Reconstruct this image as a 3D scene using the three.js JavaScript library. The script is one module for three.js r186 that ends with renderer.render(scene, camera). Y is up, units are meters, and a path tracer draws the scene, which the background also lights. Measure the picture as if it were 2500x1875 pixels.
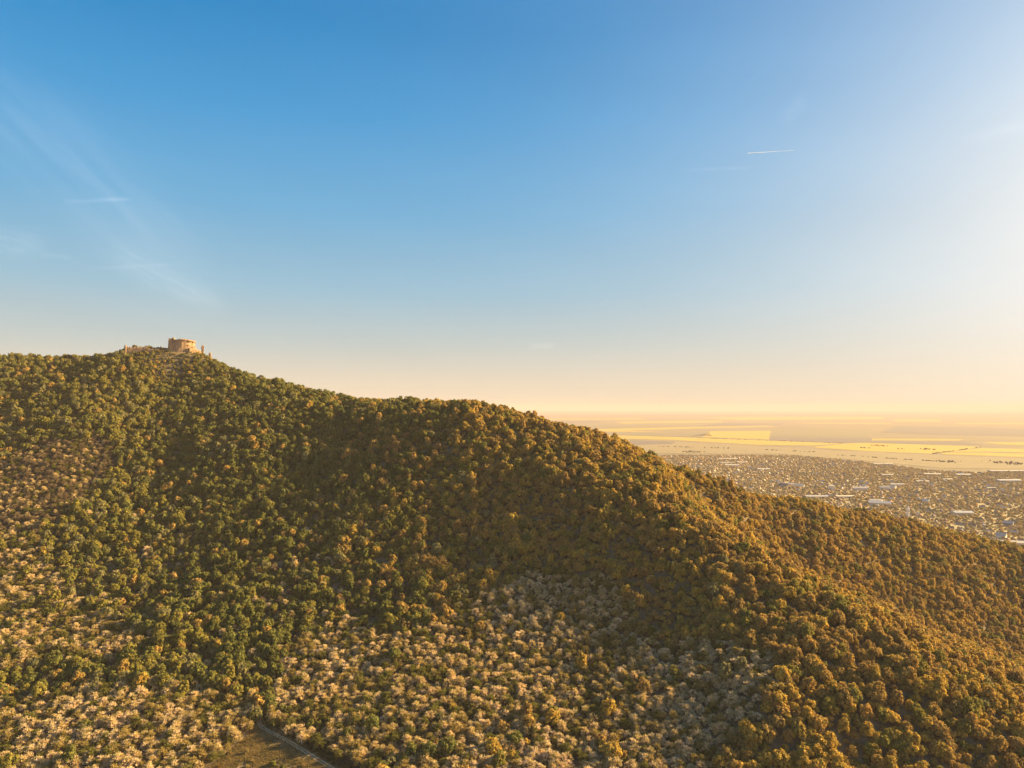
import * as THREE from 'three';
import { mergeGeometries } from 'three/addons/utils/BufferGeometryUtils.js';
import { Brush, Evaluator, SUBTRACTION } from 'three-bvh-csg';

// ------------------------------------------------------------------ camera, sky, sun, air, exposure
const EYE = 300;                                   // metres above the plain
const FOCAL = 1736, PITCH = Math.atan(57 / FOCAL); // lens of the photograph, in its own pixels (2500 x 1875)
const scene = new THREE.Scene();
const camera = new THREE.PerspectiveCamera(2 * Math.atan(937.5 / FOCAL) * 180 / Math.PI, 4 / 3, 1, 150000);
camera.position.set(0, EYE, 0);
camera.rotation.x = PITCH;
camera.updateMatrixWorld();

const renderer = new THREE.WebGLRenderer();
renderer.toneMapping = THREE.LinearToneMapping;
const EXPOSURE = 3;
renderer.toneMappingExposure = EXPOSURE;
renderer.shadowMap.enabled = true;

const RAD = Math.PI / 180;
const dirOf = (az, el) => new THREE.Vector3(Math.sin(az * RAD) * Math.cos(el * RAD), Math.sin(el * RAD), -Math.cos(az * RAD) * Math.cos(el * RAD));
const SUN_AZ = 73, SUN_EL = 21.5;
const sunDir = dirOf(SUN_AZ, SUN_EL);
const sun = new THREE.DirectionalLight(new THREE.Color().setRGB(1, 0.75, 0.34), 5);
sun.position.copy(sunDir).multiplyScalar(3000).add(new THREE.Vector3(0, 200, -600));
sun.target.position.set(0, 200, -600);
sun.castShadow = true;
sun.shadow.radius = 9;
sun.shadow.mapSize.set(4096, 4096);
Object.assign(sun.shadow.camera, { left: -1500, right: 1500, top: 900, bottom: -900, near: 10, far: 7000 });
scene.add(sun, sun.target);

scene.fog = new THREE.FogExp2(new THREE.Color().setRGB(0.90, 0.71, 0.66), 1 / 22000);

// ------------------------------------------------------------------ small tools
function rng(seed) {
  let s = seed >>> 0;
  return () => { s = (s + 0x6d2b79f5) >>> 0; let t = Math.imul(s ^ (s >>> 15), 1 | s); t = (t + Math.imul(t ^ (t >>> 7), 61 | t)) ^ t; return ((t ^ (t >>> 14)) >>> 0) / 4294967296; };
}
const clamp = (x, a = 0, b = 1) => Math.min(b, Math.max(a, x));
const mix = (a, b, t) => a + (b - a) * t;
const smooth = (a, b, x) => { const t = clamp((x - a) / (b - a)); return t * t * (3 - 2 * t); };
const hash2 = (x, y, s) => { let h = Math.imul(x | 0, 374761393) + Math.imul(y | 0, 668265263) + Math.imul(s, 974711); h = Math.imul(h ^ (h >>> 13), 1274126177); return ((h ^ (h >>> 16)) >>> 0) / 4294967296; };
function noise2(x, y, s = 1) {
  const ix = Math.floor(x), iy = Math.floor(y), fx = x - ix, fy = y - iy, u = fx * fx * (3 - 2 * fx), v = fy * fy * (3 - 2 * fy);
  return mix(mix(hash2(ix, iy, s), hash2(ix + 1, iy, s), u), mix(hash2(ix, iy + 1, s), hash2(ix + 1, iy + 1, s), u), v) * 2 - 1;
}
const fbm = (x, y, s, o = 4) => { let a = 0, w = 0.5; for (let k = 0; k < o; k++) { a += w * noise2(x, y, s + k); x = x * 2.03 + 7.1; y = y * 2.03 - 3.7; w *= 0.5; } return a; };

// A pixel of the photograph as a direction, as a point at a depth, and on the plain; and back.
function ray(u, v) {
  const x = (u - 1250) / FOCAL, y = (937.5 - v) / FOCAL, c = Math.cos(PITCH), s = Math.sin(PITCH);
  return new THREE.Vector3(x, y * c + s, y * s - c);
}
const at = (u, v, d) => { const r = ray(u, v); return r.multiplyScalar(d / -r.z).add(camera.position); };
const onPlain = (u, v) => { const r = ray(u, v); return r.multiplyScalar(EYE / -r.y).add(camera.position); };
function pixelOf(x, y, z) {
  const c = Math.cos(PITCH), s = Math.sin(PITCH), dy = y - EYE, depth = -z * c + dy * s, up = dy * c + z * s;
  return [1250 + FOCAL * x / depth, 937.5 - FOCAL * up / depth, depth];
}
const taken = new Map();
function numbered(name) { const n = taken.get(name) ?? 0; taken.set(name, n + 1); return n ? `${name}_${String(n).padStart(3, '0')}` : name; }
function tag(o, label, category, group, kind) {
  o.userData = { label, category };
  if (group) o.userData.group = group;
  if (kind) o.userData.kind = kind;
  return o;
}
// Things that would share a description are told apart by their order from left to right as seen.
const alike = new Map();
function tagLater(o, label, category, group, u) { tag(o, label, category, group); if (!alike.has(label)) alike.set(label, []); alike.get(label).push([u, o]); }
function settleLabels() {
  const nth = ['', 'second', 'third', 'fourth', 'fifth', 'sixth', 'seventh', 'eighth', 'ninth', 'tenth', 'eleventh', 'twelfth', 'thirteenth', 'fourteenth', 'fifteenth', 'sixteenth', 'seventeenth', 'eighteenth', 'nineteenth', 'twentieth'];
  for (const [label, list] of alike) if (list.length > 1) {
    list.sort((a, b) => a[0] - b[0]);
    list.forEach(([, o], i) => { const t = i === 0 ? 'leftmost' : i === list.length - 1 ? 'rightmost' : nth[i] ? nth[i] + ' from left' : ''; if (t && (label + ' ' + t).split(' ').length <= 16) o.userData.label = label + ', ' + t; });
  }
}
function shadows(o) { o.castShadow = true; o.receiveShadow = true; return o; }
function mesh(name, geometry, material, parent) {
  const m = shadows(new THREE.Mesh(geometry, material));
  m.name = parent === scene ? numbered(name) : name;
  parent.add(m);
  return m;
}
function group(name, x = 0, y = 0, z = 0) { const g = new THREE.Group(); g.name = numbered(name); g.position.set(x, y, z); scene.add(g); return g; }
function struct(name, geometry, material) { const m = mesh(name, geometry, material, scene); m.userData = { kind: 'structure' }; return m; }
const rgb = (r, g, b) => new THREE.Color().setRGB(r, g, b);

function noiseTexture(size, seed, scale, lo, hi, contrast = 1) {      // tileable tint between two linear colours
  const data = new Uint8Array(size * size * 4), enc = (c) => Math.round(255 * (c <= 0.0031308 ? c * 12.92 : 1.055 * Math.pow(c, 1 / 2.4) - 0.055));
  const tile = (x, y, n, s) => { const ix = Math.floor(x), iy = Math.floor(y), fx = x - ix, fy = y - iy, u = fx * fx * (3 - 2 * fx), v = fy * fy * (3 - 2 * fy), h = (a, b) => hash2(((a % n) + n) % n, ((b % n) + n) % n, s); return mix(mix(h(ix, iy), h(ix + 1, iy), u), mix(h(ix, iy + 1), h(ix + 1, iy + 1), u), v); };
  for (let j = 0; j < size; j++) for (let i = 0; i < size; i++) {
    let a = 0, w = 0.5, n = scale;
    for (let k = 0; k < 6; k++) { a += w * tile(i / size * n, j / size * n, n, seed + k); w *= 0.62; n *= 2; }
    const t = clamp((a / 1.25 - 0.5) * 2.2 * contrast + 0.5), o = (j * size + i) * 4;
    for (let c = 0; c < 3; c++) data[o + c] = enc(mix(lo[c], hi[c], t));
    data[o + 3] = 255;
  }
  const t = new THREE.DataTexture(data, size, size);
  t.colorSpace = THREE.SRGBColorSpace; t.wrapS = t.wrapT = THREE.RepeatWrapping; t.magFilter = THREE.LinearFilter; t.minFilter = THREE.LinearMipmapLinearFilter; t.needsUpdate = true;
  return t;
}

// ------------------------------------------------------------------ the sky: air, thin cirrus, old vapour trails
{
  const W = 4096, H = 2048, data = new Float32Array(W * H * 4);
  const ramp = [ // elevation, linear colour well away from the sun
    [0, 0.86, 0.70, 0.49], [2, 0.80, 0.69, 0.53], [5, 0.56, 0.615, 0.585], [9, 0.34, 0.54, 0.66], [15, 0.17, 0.44, 0.69],
    [22, 0.065, 0.335, 0.66], [28, 0.02, 0.25, 0.575], [45, 0.01, 0.165, 0.46], [90, 0.006, 0.1, 0.33]];
  const base = (el) => { let k = 0; while (k < ramp.length - 2 && el > ramp[k + 1][0]) k++; const a = ramp[k], b = ramp[k + 1], t = clamp((el - a[0]) / (b[0] - a[0])); return [mix(a[1], b[1], t), mix(a[2], b[2], t), mix(a[3], b[3], t)]; };
  // streaks of ice cloud: from a direction to another, width in degrees, strength, raggedness
  const streak = (u0, v0, u1, v1, w, k, rag) => ({ a: ray(u0, v0).normalize(), b: ray(u1, v1).normalize(), w, k, rag });
  const streaks = [
    streak(-250, 40, 520, 730, 2.6, 0.05, 0.7), streak(260, 610, 560, 760, 0.8, 0.055, 0.8), streak(-100, 560, 120, 610, 0.8, 0.045, 1),
    streak(155, 493, 320, 486, 0.09, 0.075, 0.6), streak(240, 486, 325, 486, 0.09, 0.06, 0.6), streak(210, 658, 440, 644, 0.10, 0.05, 0.6), streak(100, 622, 180, 630, 0.13, 0.05, 0.6),
    streak(1670, 416, 1850, 408, 0.10, 0.045, 1), streak(1910, 305, 1965, 232, 0.4, 0.035, 1), streak(2340, 345, 2620, 280, 0.3, 0.03, 0.5), streak(1290, 845, 1360, 842, 0.2, 0.05, 0.7)];
  for (const s of streaks) { s.t = s.b.clone().sub(s.a); s.len = s.t.length(); s.t.normalize(); s.n = s.a.clone().cross(s.b).normalize(); }
  const d = new THREE.Vector3();
  for (let j = 0; j < H; j++) {
    const el = ((j + 0.5) / H - 0.5) * 180, y = Math.sin(el * RAD), h = Math.cos(el * RAD);
    for (let i = 0; i < W; i++) {
      const th = ((i + 0.5) / W - 0.5) * 2 * Math.PI;
      d.set(Math.cos(th) * h, y, Math.sin(th) * h);
      const g = Math.acos(clamp(d.dot(sunDir), -1, 1)) / RAD, c = base(Math.max(0, el)), daz = Math.abs(Math.atan2(d.x, -d.z) / RAD - SUN_AZ), gw = Math.hypot(Math.min(daz, 360 - daz) * h, 1.8 * (Math.max(el, 0) - 7)), k = Math.min(1, 1.8 * Math.exp(-Math.pow(gw / 37, 2)) + 0.07 * Math.exp(-Math.pow(g / 75, 2)));
      const low = smooth(9, 0, el), high = smooth(12, 28, el), white = [mix(1, 0.9, high), mix(mix(0.955, 0.86, low), 0.97, high), mix(mix(0.91, 0.66, low), 1, high)], aureole = 6 * Math.exp(-g / 8);   // the bright air round the low sun
      for (let q = 0; q < 3; q++) c[q] = mix(c[q], white[q], k) + aureole * [1, 0.8, 0.5][q];
      let ice = 0;
      if (el > 0 && d.z < 0) for (const s of streaks) {
        const off = Math.asin(clamp(d.dot(s.n), -1, 1)) / RAD, along = (d.x - s.a.x) * s.t.x + (d.y - s.a.y) * s.t.y + (d.z - s.a.z) * s.t.z, f = along / s.len;
        if (f < -0.1 || f > 1.1 || Math.abs(off) > s.w * 4) continue;
        const wob = off + s.w * 0.3 * s.rag * noise2(f * 5, s.w * 9, 5);
        ice += s.k * Math.exp(-Math.pow(wob / s.w, 2)) * smooth(-0.08, 0.25, f) * smooth(1.08, 0.7, f) * (1 + s.rag * 1.3 * fbm(f * 5 + off / s.w, off / s.w * 4 - f * 2, 9, 5));
      }
      const veil = 1 + 0.035 * fbm(d.x * 4 + d.y * 9, d.z * 4 - d.y * 15, 31, 5);
      const o = (j * W + i) * 4;
      for (let k = 0; k < 3; k++) data[o + k] = Math.min(c[k] * veil + ice * [1, 0.85, 0.72][k], 8) / EXPOSURE;
      data[o + 3] = 1;
    }
  }
  const sky = new THREE.DataTexture(data, W, H, THREE.RGBAFormat, THREE.FloatType);
  sky.mapping = THREE.EquirectangularReflectionMapping; sky.magFilter = THREE.LinearFilter; sky.minFilter = THREE.LinearFilter; sky.colorSpace = THREE.LinearSRGBColorSpace; sky.needsUpdate = true;
  scene.background = sky; scene.environment = sky;
}

// ------------------------------------------------------------------ the hill
// Points of the wooded surface, read off the photograph with a distance given to each: [u, v, depth].
const CANOPY = 8.5;
const seen = [
  [-500, 1875, 400], [-500, 1500, 560], [-500, 1000, 820], [-500, 850, 960],
  [0, 1875, 400], [0, 1600, 500], [0, 1300, 640], [0, 1100, 780], [0, 960, 890], [0, 866, 1000],
  [220, 1875, 400], [220, 1550, 525], [220, 1200, 705], [220, 1000, 850], [210, 867, 1000],
  [430, 1875, 400], [430, 1650, 480], [430, 1350, 630], [430, 1150, 755], [440, 1000, 870], [440, 905, 960], [440, 845, 1005],
  [265, 868, 1005], [298, 860, 1005], [320, 840, 1005], [362, 837, 1005], [500, 861, 1000], [545, 890, 985], [620, 914, 975],
  [540, 1100, 770], [590, 1020, 840], [640, 955, 905],
  [700, 1875, 400], [700, 1600, 505], [700, 1300, 645], [760, 1100, 775], [700, 931, 945], [800, 967, 900],
  [900, 1875, 400], [900, 1570, 515], [900, 1300, 635], [900, 1100, 745], [900, 978, 860],
  [1180, 1875, 400], [1180, 1580, 510], [1180, 1330, 620], [1180, 1120, 715], [1050, 980, 825], [1180, 988, 795],
  [1260, 1015, 780], [1340, 1036, 765], [1420, 1062, 745],
  [1500, 1875, 400], [1500, 1600, 495], [1500, 1330, 590], [1500, 1180, 650], [1500, 1097, 715],
  [1700, 1875, 400], [1700, 1640, 468], [1700, 1420, 545], [1695, 1280, 590], [1650, 1160, 690], [1720, 1240, 680], [1730, 1229, 800], [1700, 1152, 830], [1600, 1118, 770],
  [1800, 1186, 860], [1808, 1392, 546],
  [1900, 1875, 402], [1900, 1700, 432], [1915, 1505, 502], [1885, 1370, 650], [1930, 1358, 815], [1900, 1290, 850], [1900, 1225, 880],
  [2000, 1235, 905], [2090, 1584, 470],
  [2150, 1875, 405], [2150, 1740, 428], [2130, 1497, 640], [2175, 1484, 808], [2150, 1380, 868], [2150, 1266, 935],
  [2270, 1676, 444], [2430, 1764, 430],
  [2500, 1875, 410], [2480, 1634, 620], [2530, 1613, 800], [2500, 1480, 895], [2500, 1341, 985], [2320, 1305, 960],
  [2900, 1900, 415], [2900, 1790, 560], [2900, 1770, 680], [2900, 1600, 830], [2900, 1420, 1040]];
const hidden = [ // x, height, z: the far sides, the sides out of the picture and the ground under the camera
  [-680, 300, -1190], [-460, 312, -1190], [-430, 296, -1115], [-330, 270, -1065], [-280, 240, -1190], [-130, 205, -1110], [0, 185, -1040], [125, 145, -990], [150, 200, -885], [260, 125, -960], [470, 80, -1090], [620, 50, -1170], [820, 20, -1230],
  [-900, 120, -1500], [-450, 110, -1500], [0, 60, -1370], [330, 15, -1320], [760, 0, -1500], [1100, 0, -1300], [1150, 10, -1000], [1050, 20, -760], [820, 30, -500], [1200, 0, -560],
  [-1100, 300, -850], [-1100, 180, -450], [-700, 110, -230], [-350, 78, -120], [0, 70, -120], [350, 55, -120], [700, 20, -150], [1100, 0, -100],
  [0, 40, 250], [-700, 60, 250], [700, 0, 250], [0, 10, 600], [-900, 40, 600], [900, 0, 600], [-1400, 100, -100], [-1400, 150, -1200], [0, 0, -1800], [-1300, 30, -1900], [1100, 0, -1900]];
const knots = [...seen.map(([u, v, d]) => { const p = at(u, v, d); return [p.x / 100, p.z / 100, p.y - CANOPY]; }), ...hidden.map(([x, y, z]) => [x / 100, z / 100, y])];
const kernel = (r2) => (r2 < 1e-9 ? 0 : 0.5 * r2 * Math.log(r2));
const weights = (() => {            // thin-plate spline through the knots
  const n = knots.length, N = n + 3, A = Array.from({ length: N }, () => new Float64Array(N + 1));
  for (let i = 0; i < n; i++) {
    for (let j = 0; j < n; j++) A[i][j] = kernel((knots[i][0] - knots[j][0]) ** 2 + (knots[i][1] - knots[j][1]) ** 2);
    A[i][i] += 0.004;
    A[i][n] = A[n][i] = 1; A[i][n + 1] = A[n + 1][i] = knots[i][0]; A[i][n + 2] = A[n + 2][i] = knots[i][1]; A[i][N] = knots[i][2];
  }
  for (let c = 0; c < N; c++) {
    let p = c;
    for (let r = c + 1; r < N; r++) if (Math.abs(A[r][c]) > Math.abs(A[p][c])) p = r;
    [A[c], A[p]] = [A[p], A[c]];
    for (let r = c + 1; r < N; r++) { const f = A[r][c] / A[c][c]; if (f) for (let k = c; k <= N; k++) A[r][k] -= f * A[c][k]; }
  }
  const w = new Float64Array(N);
  for (let c = N - 1; c >= 0; c--) { let s = A[c][N]; for (let k = c + 1; k < N; k++) s -= A[c][k] * w[k]; w[c] = s / A[c][c]; }
  return w;
})();
function shapeAt(x, z) {
  const a = x / 100, b = z / 100, n = knots.length;
  let s = weights[n] + weights[n + 1] * a + weights[n + 2] * b;
  for (let i = 0; i < n; i++) s += weights[i] * kernel((a - knots[i][0]) ** 2 + (b - knots[i][1]) ** 2);
  const calm = smooth(30, 90, Math.hypot(x + 150, z + 430));
  return s + calm * (5 * fbm(x / 130, z / 130, 3, 3) + 1.6 * fbm(x / 40, z / 40, 8, 2));
}
const HX0 = -1100, HX1 = 1150, HZ0 = -1650, HZ1 = 200, STEP = 6, NX = (HX1 - HX0) / STEP, NZ = Math.floor((HZ1 - HZ0) / STEP);
const heights = new Float32Array((NX + 1) * (NZ + 1));
for (let j = 0; j <= NZ; j++) for (let i = 0; i <= NX; i++) {
  const x = HX0 + i * STEP, z = HZ0 + j * STEP, rim = Math.min(smooth(0, 200, x - HX0), smooth(0, 200, HX1 - x), smooth(0, 200, z - HZ0), smooth(0, 200, HZ1 - z));
  heights[j * (NX + 1) + i] = Math.max(-6, mix(-6, shapeAt(x, z), rim));
}
function groundAt(x, z) {
  const a = clamp((x - HX0) / STEP, 0, NX - 1e-3), b = clamp((z - HZ0) / STEP, 0, NZ - 1e-3), i = Math.floor(a), j = Math.floor(b), fx = a - i, fz = b - j, k = j * (NX + 1) + i;
  const h00 = heights[k], h10 = heights[k + 1], h01 = heights[k + NX + 1], h11 = heights[k + NX + 2];
  return fx + fz < 1 ? h00 + (h10 - h00) * fx + (h01 - h00) * fz : h11 + (h01 - h11) * (1 - fx) + (h10 - h11) * (1 - fz);
}
// The hill's point behind a pixel of the photograph: the first where the ray, lowered by `lift`, meets the ground.
function onHill(u, v, lift = 0) {
  const r = ray(u, v); r.multiplyScalar(1 / -r.z);
  let last = 60;
  for (let d = 60; d < 1400; d += 4) {
    if (EYE + r.y * d < groundAt(r.x * d, -d) + lift) {
      let a = last, b = d;
      for (let k = 0; k < 12; k++) { const m = (a + b) / 2; if (EYE + r.y * m < groundAt(r.x * m, -m) + lift) b = m; else a = m; }
      return new THREE.Vector3(r.x * b, groundAt(r.x * b, -b), -b);
    }
    last = d;
  }
  return null;
}
const CASTLE = at(443, 856, 1005);                  // middle of the ruined keep on the summit
{
  const pos = new Float32Array((NX + 1) * (NZ + 1) * 3), uv = new Float32Array((NX + 1) * (NZ + 1) * 2), index = [];
  for (let j = 0; j <= NZ; j++) for (let i = 0; i <= NX; i++) {
    const k = j * (NX + 1) + i, x = HX0 + i * STEP, z = HZ0 + j * STEP;
    pos.set([x, heights[k], z], k * 3); uv.set([x / 40, z / 40], k * 2);
    if (i < NX && j < NZ) { const a = k, b = k + 1, c = k + NX + 1, d = c + 1; if (Math.max(heights[a], heights[b], heights[c], heights[d]) > -6) index.push(a, c, b, b, c, d); }
  }
  const g = new THREE.BufferGeometry();
  g.setAttribute('position', new THREE.BufferAttribute(pos, 3)); g.setAttribute('uv', new THREE.BufferAttribute(uv, 2)); g.setIndex(index); g.computeVertexNormals();
  struct('hill', g, new THREE.MeshStandardMaterial({ map: noiseTexture(512, 11, 8, [0.11, 0.075, 0.035], [0.26, 0.175, 0.085]), roughness: 1 }));
}

// ------------------------------------------------------------------ the plain and its fields
{
  const R = 62000, ring = [];
  const g = new THREE.CircleGeometry(R, 96); g.rotateX(-Math.PI / 2);
  const p = g.attributes.position, uv = g.attributes.uv;
  for (let i = 0; i < p.count; i++) uv.setXY(i, p.getX(i) / 1800, p.getZ(i) / 700);
  struct('plain_ground', g, new THREE.MeshStandardMaterial({ map: noiseTexture(1024, 21, 6, [0.17, 0.12, 0.055], [0.27, 0.195, 0.09], 0.9), roughness: 1 }));
  const look = {
    gold: new THREE.MeshStandardMaterial({ map: noiseTexture(256, 41, 8, [0.46, 0.28, 0.012], [0.58, 0.36, 0.02]), roughness: 1 }),
    tan: new THREE.MeshStandardMaterial({ map: noiseTexture(256, 42, 8, [0.23, 0.165, 0.07], [0.32, 0.23, 0.10]), roughness: 1 }),
    olive: new THREE.MeshStandardMaterial({ map: noiseTexture(256, 43, 8, [0.17, 0.135, 0.06], [0.23, 0.18, 0.08]), roughness: 1 }),
    grey: new THREE.MeshStandardMaterial({ map: noiseTexture(256, 44, 8, [0.11, 0.085, 0.07], [0.16, 0.125, 0.10]), roughness: 1 }),
  };
  let lift = 0;
  function field(kind, name, points) {        // a crop stands a little above the plain
    const w = points.map(([u, v]) => onPlain(u, v)), s = new THREE.Shape(w.map((q) => new THREE.Vector2(q.x, -q.z)));
    const f = new THREE.ExtrudeGeometry(s, { depth: 0.8 + (lift += 0.02), bevelEnabled: false }); f.rotateX(-Math.PI / 2);
    const q = f.attributes.position, t = f.attributes.uv;
    for (let i = 0; i < q.count; i++) t.setXY(i, q.getX(i) / 300, q.getZ(i) / 160);
    struct(name, f, look[kind]);
  }
  const crop = (pts) => field('gold', 'crop_field', pts), fallow = (pts) => field('grey', 'ploughed_field', pts), grassy = (pts) => field('tan', 'stubble_field', pts), meadow = (pts) => field('olive', 'meadow', pts);
  grassy([[1380, 1080], [1650, 1079], [1870, 1090], [2060, 1101], [2300, 1112], [2560, 1122], [2560, 1146], [2300, 1143], [2100, 1124], [1900, 1108], [1600, 1107], [1380, 1110]]);
  crop([[1735, 1053], [1882, 1052], [1876, 1073], [1716, 1067.5]]);
  crop([[1380, 1061], [1500, 1063], [1640, 1067], [1876, 1076], [2060, 1083], [1975, 1088], [1850, 1086], [1640, 1074], [1490, 1070.5], [1380, 1068]]);
  crop([[2062, 1083.5], [2111, 1081.5], [2223, 1085], [2392, 1091], [2384, 1093], [2274, 1108], [2110, 1101], [1982, 1092]]);
  crop([[2398, 1094], [2560, 1098], [2560, 1106], [2420, 1103], [2316, 1103.5]]);
  crop([[2302, 1105], [2420, 1106], [2560, 1110], [2560, 1118], [2300, 1109]]);
  crop([[1380, 1049], [1453, 1048], [1640, 1043.5], [1868, 1039], [1900, 1041], [1700, 1046], [1520, 1051.5], [1640, 1055], [1500, 1054], [1380, 1053]]);
  crop([[1715, 1020], [1850, 1017.5], [2150, 1018], [2165, 1023.5], [1800, 1025.5]]);
  crop([[2182, 1024], [2300, 1024.5], [2295, 1029.5], [2185, 1029]]);
  crop([[2120, 1071], [2230, 1071.5], [2352, 1073], [2340, 1076], [2130, 1074.5]]);
  crop([[2400, 1080], [2560, 1080], [2560, 1089], [2440, 1085]]);
  crop([[1340, 1022], [1560, 1021.5], [1580, 1024.5], [1340, 1025]]);
  crop([[1500, 1030], [1760, 1027], [1765, 1031], [1520, 1034]]);
  crop([[1930, 1032], [2170, 1033], [2180, 1035.5], [1990, 1034.5]]);
  crop([[2330, 1033], [2560, 1033], [2560, 1036], [2340, 1036]]);
  fallow([[1884, 1068], [2130, 1069], [2128, 1077], [2350, 1078], [2400, 1086], [2250, 1084], [2110, 1080], [2050, 1081.5], [1880, 1074.5]]);
  fallow([[1380, 1071], [1480, 1072], [1650, 1079], [1640, 1084], [1500, 1088], [1380, 1090]]);
  meadow([[1890, 1045], [2130, 1044], [2120, 1066], [1884, 1066]]);
  meadow([[1330, 1036], [1520, 1035], [1680, 1040], [1460, 1045.5], [1330, 1046]]);
  meadow([[1660, 1057], [1730, 1054], [1712, 1067], [1640, 1065.5], [1500, 1061.5], [1520, 1056]]);
  fallow([[1760, 1033], [1920, 1034], [1900, 1038], [1700, 1041]]);
  fallow([[2190, 1040], [2420, 1044], [2560, 1050], [2560, 1066], [2300, 1062], [2150, 1056]]);
  fallow([[1250, 1012], [1700, 1011], [2560, 1012], [2560, 1015.5], [1720, 1016], [1250, 1016]]);
  fallow([[1250, 1027], [1480, 1028], [1450, 1033], [1250, 1033]]);
}

// ------------------------------------------------------------------ leaves and crowns
class Sheets {                       // collects quads and triangles with colours into one geometry
  constructor() { this.p = []; this.n = []; this.c = []; this.i = []; }
  quad(o, a, b, col, bend = null) {  // centre, half axes
    const k = this.p.length / 3, n = new THREE.Vector3().crossVectors(a, b).normalize();
    for (const [s, t] of [[-1, -1], [1, -1], [1, 1], [-1, 1]]) {
      const lift = bend && s * t > 0 ? 1 : bend ? -1 : 0;
      this.p.push(o.x + a.x * s + b.x * t + (bend ? bend.x * lift : 0), o.y + a.y * s + b.y * t + (bend ? bend.y * lift : 0), o.z + a.z * s + b.z * t + (bend ? bend.z * lift : 0));
      this.n.push(n.x, n.y, n.z); this.c.push(...col);
    }
    this.i.push(k, k + 1, k + 2, k, k + 2, k + 3);
  }
  add(g, col) {
    const k = this.p.length / 3, p = g.attributes.position, n = g.attributes.normal;
    for (let i = 0; i < p.count; i++) { this.p.push(p.getX(i), p.getY(i), p.getZ(i)); this.n.push(n.getX(i), n.getY(i), n.getZ(i)); this.c.push(...(typeof col === 'function' ? col(p.getX(i), p.getY(i), p.getZ(i)) : col)); }
    if (g.index) for (let i = 0; i < g.index.count; i++) this.i.push(k + g.index.getX(i)); else for (let i = 0; i < p.count; i++) this.i.push(k + i);
  }
  build() {
    const g = new THREE.BufferGeometry();
    g.setAttribute('position', new THREE.Float32BufferAttribute(this.p, 3)); g.setAttribute('normal', new THREE.Float32BufferAttribute(this.n, 3)); g.setAttribute('color', new THREE.Float32BufferAttribute(this.c, 3)); g.setIndex(this.i);
    return g;
  }
}
const unit = (R) => { const y = R() * 2 - 1, t = R() * 2 * Math.PI, r = Math.sqrt(1 - y * y); return new THREE.Vector3(r * Math.cos(t), y, r * Math.sin(t)); };
function lobe(R, c, r) { const g = new THREE.IcosahedronGeometry(r, 0); g.rotateY(R() * 6).scale(1, 0.9, 1).translate(c.x, c.y, c.z); return g; }
// A broad round crown of many knobs, each knob covered with clumps of leaves. Base at y = 0, about 8 m wide and 7 m high.
function oakCrown(seed) {
  const R = rng(seed), s = new Sheets(), form = seed % 4, W = [3.9, 3.2, 4.4, 3.6][form] + R() * 0.5, H = [3.5, 4.6, 2.9, 3.8][form] + R() * 0.7, lean = [(R() - 0.5) * 2.2, (R() - 0.5) * 2.2], n = 44 + (R() * 10 | 0);
  const lobes = [];
  for (let k = 0; k < n; k++) {
    const y = 1 - (k + 0.5) / n * 1.5, t = k * 2.39996 + R() * 1.3, h = Math.sqrt(Math.max(0, 1 - y * y)), e = 0.52 + Math.pow(R(), 0.8) * 0.46;
    lobes.push([new THREE.Vector3(Math.cos(t) * h * W * e + lean[0] * Math.max(0, y), 3.2 + y * H * e, Math.sin(t) * h * W * e + lean[1] * Math.max(0, y)), 0.62 + R() * R() * 0.95]);
  }
  for (const [c, r] of lobes) {
    const tone = 0.72 + R() * 0.56, warm = (R() - 0.5) * 0.16;
    if (R() < 0.5) s.add(lobe(R, c, r * 0.5), [0.8, 0.8, 0.8]);
    const out = c.clone().sub(new THREE.Vector3(0, 2.2, 0)).normalize(), m = 40 + (R() * 10 | 0);
    for (let k = 0; k < m; k++) {
      const d = unit(R); if (d.dot(out) < -0.25) d.negate();
      const o = c.clone().addScaledVector(d, r * (0.8 + Math.pow(R(), 1.6) * 0.55)), nrm = d.clone().addScaledVector(unit(R), 0.75).normalize();
      const a = new THREE.Vector3().crossVectors(nrm, unit(R)).normalize(), b = new THREE.Vector3().crossVectors(nrm, a), q = 0.18 + R() * 0.17, v = tone * (0.55 + R() * 0.9);
      s.quad(o, a.multiplyScalar(q), b.multiplyScalar(q * (0.6 + R() * 0.5)), [v * (1 + warm), v, v * (1 - warm)], nrm.multiplyScalar(q * 0.35));
    }
  }
  return s.build();
}
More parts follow.
